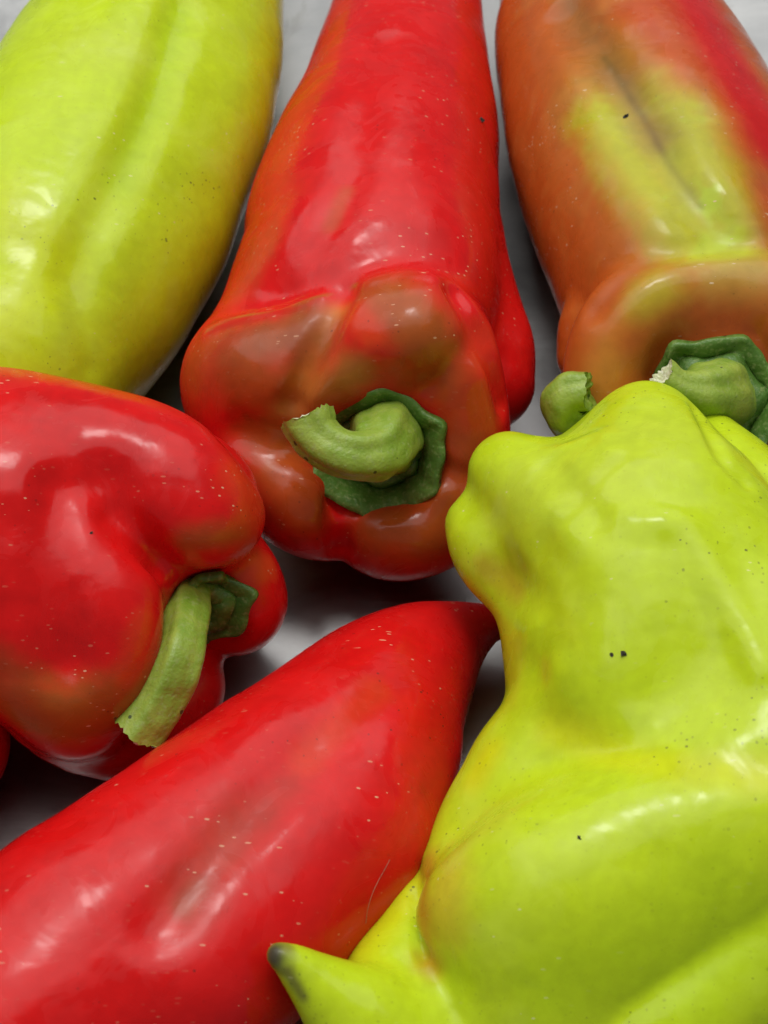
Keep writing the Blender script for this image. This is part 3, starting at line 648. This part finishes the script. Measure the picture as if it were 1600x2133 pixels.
                                [-6.917, 12.471, 3.2, 3.523], [-7.383, 9.802, 3.3, 3.507], [-7.86, 7.589, 3.3, 3.334], [-8.387, 5.853, 3.1, 3.087], [-8.831, 4.028, 3.1, 2.83],
                                [-9.283, 2.601, 2.9, 2.357]],
                          'k': 0.5},
                         {'p': [[-4.593, 18.661, 3.2, 1.461], [-4.622, 15.39, 3.4, 1.7], [-4.84, 12.502, 3.5, 1.783], [-5.355, 10.117, 3.5, 1.847], [-6.097, 7.987, 3.4, 1.972],
                                [-6.981, 5.918, 3.2, 1.978]],
                          'k': 0.9},
                         {'p': [[-7.547, 18.693, 3.5, 1.108], [-7.699, 15.289, 3.8, 1.448], [-8.204, 12.173, 4.1, 2.004], [-8.854, 9.187, 4.2, 2.273], [-9.135, 6.52, 3.9, 2.197]], 'k': 0.9}],
               'carve': [],
               'strokes': [{'p': [[-5.18, 13.43, 6.28], [-5.44, 10.74, 6.35], [-5.79, 8.74, 6.28], [-6.21, 7.09, 6.15], [-6.64, 5.72, 5.97], [-7.0, 4.56, 5.62]], 'w': 0.5, 'a': -0.22},
                           {'p': [[-6.88, 3.98, 5.31], [-6.58, 3.02, 4.46]], 'w': 0.4, 'a': -0.1}],
               'patches': [{'p': [[-5.27, 13.47, 6.1], [-5.51, 10.62, 6.15], [-6.25, 7.27, 5.98]], 'w': 0.35, 'c': [0.44, 0.61, 0.008], 's': 0.9, 'soft': 0.9},
                           {'p': [[-3.1, 14.89, 4.42], [-3.41, 10.53, 4.25], [-4.59, 6.3, 4.13], [-5.6, 4.22, 3.74]], 'w': 0.5, 'c': [0.47, 0.57, 0.006], 's': 0.25, 'soft': 0.9},  # faint ochre shade painted along the right edge
                           {'p': [[-8.68, 6.16, 6.44], [-7.52, 4.66, 5.82], [-8.41, 3.37, 5.82]], 'w': 0.8, 'c': [0.57, 0.66, 0.006], 's': 0.6, 'soft': 0.9},
                           {'p': [[-6.93, 4.53, 5.35], [-7.12, 3.02, 5.1]], 'w': 0.3, 'c': [0.42, 0.5, 0.03], 's': 0.5, 'soft': 0.9},
                           {'p': [[-7.61, 11.43, 6.8], [-6.42, 11.15, 6.73]], 'w': 0.8, 'c': [0.51, 0.61, 0.045], 's': 0.5, 'soft': 0.9}]},
 'red_edge': {'seed': 33,
              'base': (0.64, 0.007, 0.007),
              'wob': 0.03,
              'mottle': 0.08,
              'rag': 0.25,
              'tubes': [{'p': [[-9.489, -5.125, 1.9, 1.648], [-10.395, -5.707, 2.2, 2.158], [-11.716, -6.702, 2.3, 2.113], [-13.462, -7.63, 1.6, 0.769]], 'k': 0.5}],
              'carve': [],
              'strokes': [],
              'patches': []}}
PARTS = {'red_center': {'calyx': {'c': [-0.054, 1.72, 3.28], 'n': [-0.1, -0.8, 0.6], 'r': 1.74, 'roll': 0.55, 'pts': 6, 'seed': 1},
                'stem': [[0.022, 2.483, 2.6, 1.061], [0.043, 1.86, 3.4, 0.912], [0.031, 0.756, 4.6, 0.725], [-0.152, 0.115, 5.0, 0.588], [-0.582, -0.112, 5.2, 0.522], [-1.062, -0.05, 5.35, 0.501],
                         [-1.443, 0.213, 5.5, 0.511], [-1.625, 0.54, 5.7, 0.532]]},
 'red_left': {'calyx': {'c': [-4.022, -2.682, 3.35], 'n': [0.68, -0.58, 0.45], 'r': 1.08, 'roll': 0.9, 'pts': 6, 'seed': 2},
              'stem': [[-4.131, -1.951, 3.0, 0.617], [-4.103, -2.447, 3.6, 0.522], [-4.011, -3.455, 4.15, 0.495], [-4.05, -4.486, 4.4, 0.511], [-4.321, -5.072, 4.1, 0.519],
                       [-4.592, -5.495, 3.9, 0.508], [-4.851, -5.832, 3.7, 0.489]]},
 'orange': {'calyx': {'c': [7.405, 2.415, 3.97], 'n': [-0.1, -0.74, 0.67], 'r': 1.72, 'roll': 0.2, 'pts': 6, 'seed': 3},
            'stem': [[7.509, 2.582, 3.8, 1.001], [7.325, 2.119, 4.4, 0.905], [7.161, 1.874, 4.8, 0.756], [6.778, 1.599, 5.2, 0.538], [6.329, 1.567, 5.4, 0.412], [5.935, 1.721, 5.6, 0.39]]},
 'yellow_big': {'calyx': None,
                'pith': 'stem',
                'stem': [[5.439, 1.414, 3.0, 0.761], [4.754, 1.714, 3.5, 0.605], [4.228, 1.867, 4.0, 0.578], [4.0, 1.901, 4.5, 0.54], [4.151, 1.928, 4.8, 0.483], [4.453, 1.886, 4.9, 0.419]]}}
CRUMBS = [[4.352, -5.627, 6.567, 0.06], [4.134, -5.611, 6.504, 0.036], [2.449, 10.708, 4.88, 0.08], [5.781, 9.347, 6.152, 0.06], [3.304, -9.112, 6.409, 0.035], [-5.625, -2.904, 6.449, 0.03]]
HAIR = [[-0.331, -9.634, 3.713], [-0.278, -9.403, 3.94], [-0.157, -9.093, 4.075], [0.044, -8.705, 4.135], [0.105, -8.575, 4.157]]

LABELS = {
    'red_center': ('red_pepper', 'red', 'long red pepper with brownish lobed shoulder and hooked green stem, in the middle'),
    'red_left': ('red_pepper', 'red', 'broad red pepper at left edge, long green stem hanging down over its lobes'),
    'red_low': ('red_pepper', 'red', 'smooth red pepper lying diagonally in front, its pointed tip under the yellow-green pepper'),
    'red_edge': ('red_pepper', 'red', 'sliver of a red pepper cut off by the left edge, below the broad one'),
    'yellow_big': ('yellow_green_pepper', 'yellow', 'knobbly yellow-green pepper in front with pinched waist and dark-tipped horn'),
    'orange': ('ripening_pepper', 'orange', 'orange-brown ripening pepper at upper right with green-yellow streaks and red flank'),
    'green_top': ('yellow_green_pepper', 'yellow', 'smooth yellow-green pepper at upper left with one long shallow groove'),
}
for key, spec in PEPPERS.items():
    name, mat, label = LABELS[key]
    field, tubes = make_field(spec)
    V, Fq = polygonise(field, tubes, .08)
    col = pigment(V.astype(np.float32), spec)
    c = V.mean(0); origin = np.array([c[0], c[1], 0.])
    root = bpy.data.objects.new(name, None)
    scene.collection.objects.link(root)
    root.location = origin * CM; root.empty_display_size = .02
    root['label'] = label; root['category'] = 'pepper'; root['group'] = 'peppers lying on the steel'
    mesh_object('body', V, Fq, M[mat], root, origin, col)
    pt = PARTS.get(key)
    if pt:
        if pt['calyx']: build_calyx(pt['calyx'], root, origin, field)
        build_stem(pt['stem'], root, origin, spec['seed'], pt.get('pith', 'pith'))

# ---------------------------------------------------------------- small dirt on the fruit
def crumb(x, y, z, r, seed, label):
    rng = np.random.default_rng(seed)
    U, W = 8, 6; V = [(0, 0, r)]
    for i in range(1, W):
        for j in range(U):
            a, b = math.pi * i / W, 2 * math.pi * j / U
            s = r * (1 + .35 * rng.normal())
            V.append((s * math.sin(a) * math.cos(b), s * math.sin(a) * math.sin(b), .55 * s * math.cos(a)))
    V.append((0, 0, -.5 * r))
    F = [(0, 1 + j, 1 + (j + 1) % U) for j in range(U)]
    for i in range(W - 2):
        for j in range(U):
            p, q = 1 + i * U + j, 1 + i * U + (j + 1) % U
            F.append((p, p + U, q + U, q))
    e = 1 + (W - 2) * U
    F += [(e + j, len(V) - 1, e + (j + 1) % U) for j in range(U)]
    o = mesh_object('dirt_crumb', np.array(V) + (x, y, z), F, M['crumb'], None, (x, y, z), smooth=False)
    o['label'] = label; o['category'] = 'crumb'; o['group'] = 'dirt crumbs stuck on the peppers'
CRUMB_LABELS = ['larger black crumb on the middle of the knobbly yellow-green pepper',
                'tiny black crumb just left of the larger one on the knobbly yellow-green pepper',
                'grey-brown speck on the upper right flank of the long red pepper in the middle',
                'black crumb in the groove of the orange-brown ripening pepper',
                'tiny dark crumb low on the front lobe of the knobbly yellow-green pepper',
                'tiny dark crumb on the crease of the broad red pepper at left']
for i, (x, y, z, r) in enumerate(CRUMBS): crumb(x, y, z, r, i, CRUMB_LABELS[i])
c = catmull([(*p[:2], p[2] + .04 + .05 * math.sin(i * 1.3)) for i, p in enumerate(HAIR)], 8)
tan, N, B = frames(c); V = []; F = []
for k in range(len(c)):
    for j in range(5): V.append(c[k] + .0045 * (math.cos(j * 1.2566) * N[k] + math.sin(j * 1.2566) * B[k]))
for k in range(len(c) - 1):
    for j in range(5): F.append((k * 5 + j, k * 5 + (j + 1) % 5, k * 5 + 5 + (j + 1) % 5, k * 5 + 5 + j))
t = NT('pale_fibre'); t.p(Base_Color=t.mix(t.noise(800, 2), (.22, .13, .08), (.35, .24, .16)), Roughness=.5)
h = mesh_object('fibre', V, F, t.m, None, HAIR[0])
h['label'] = 'thin pale fibre stuck to the right side of the smooth red pepper in front'; h['category'] = 'fibre'
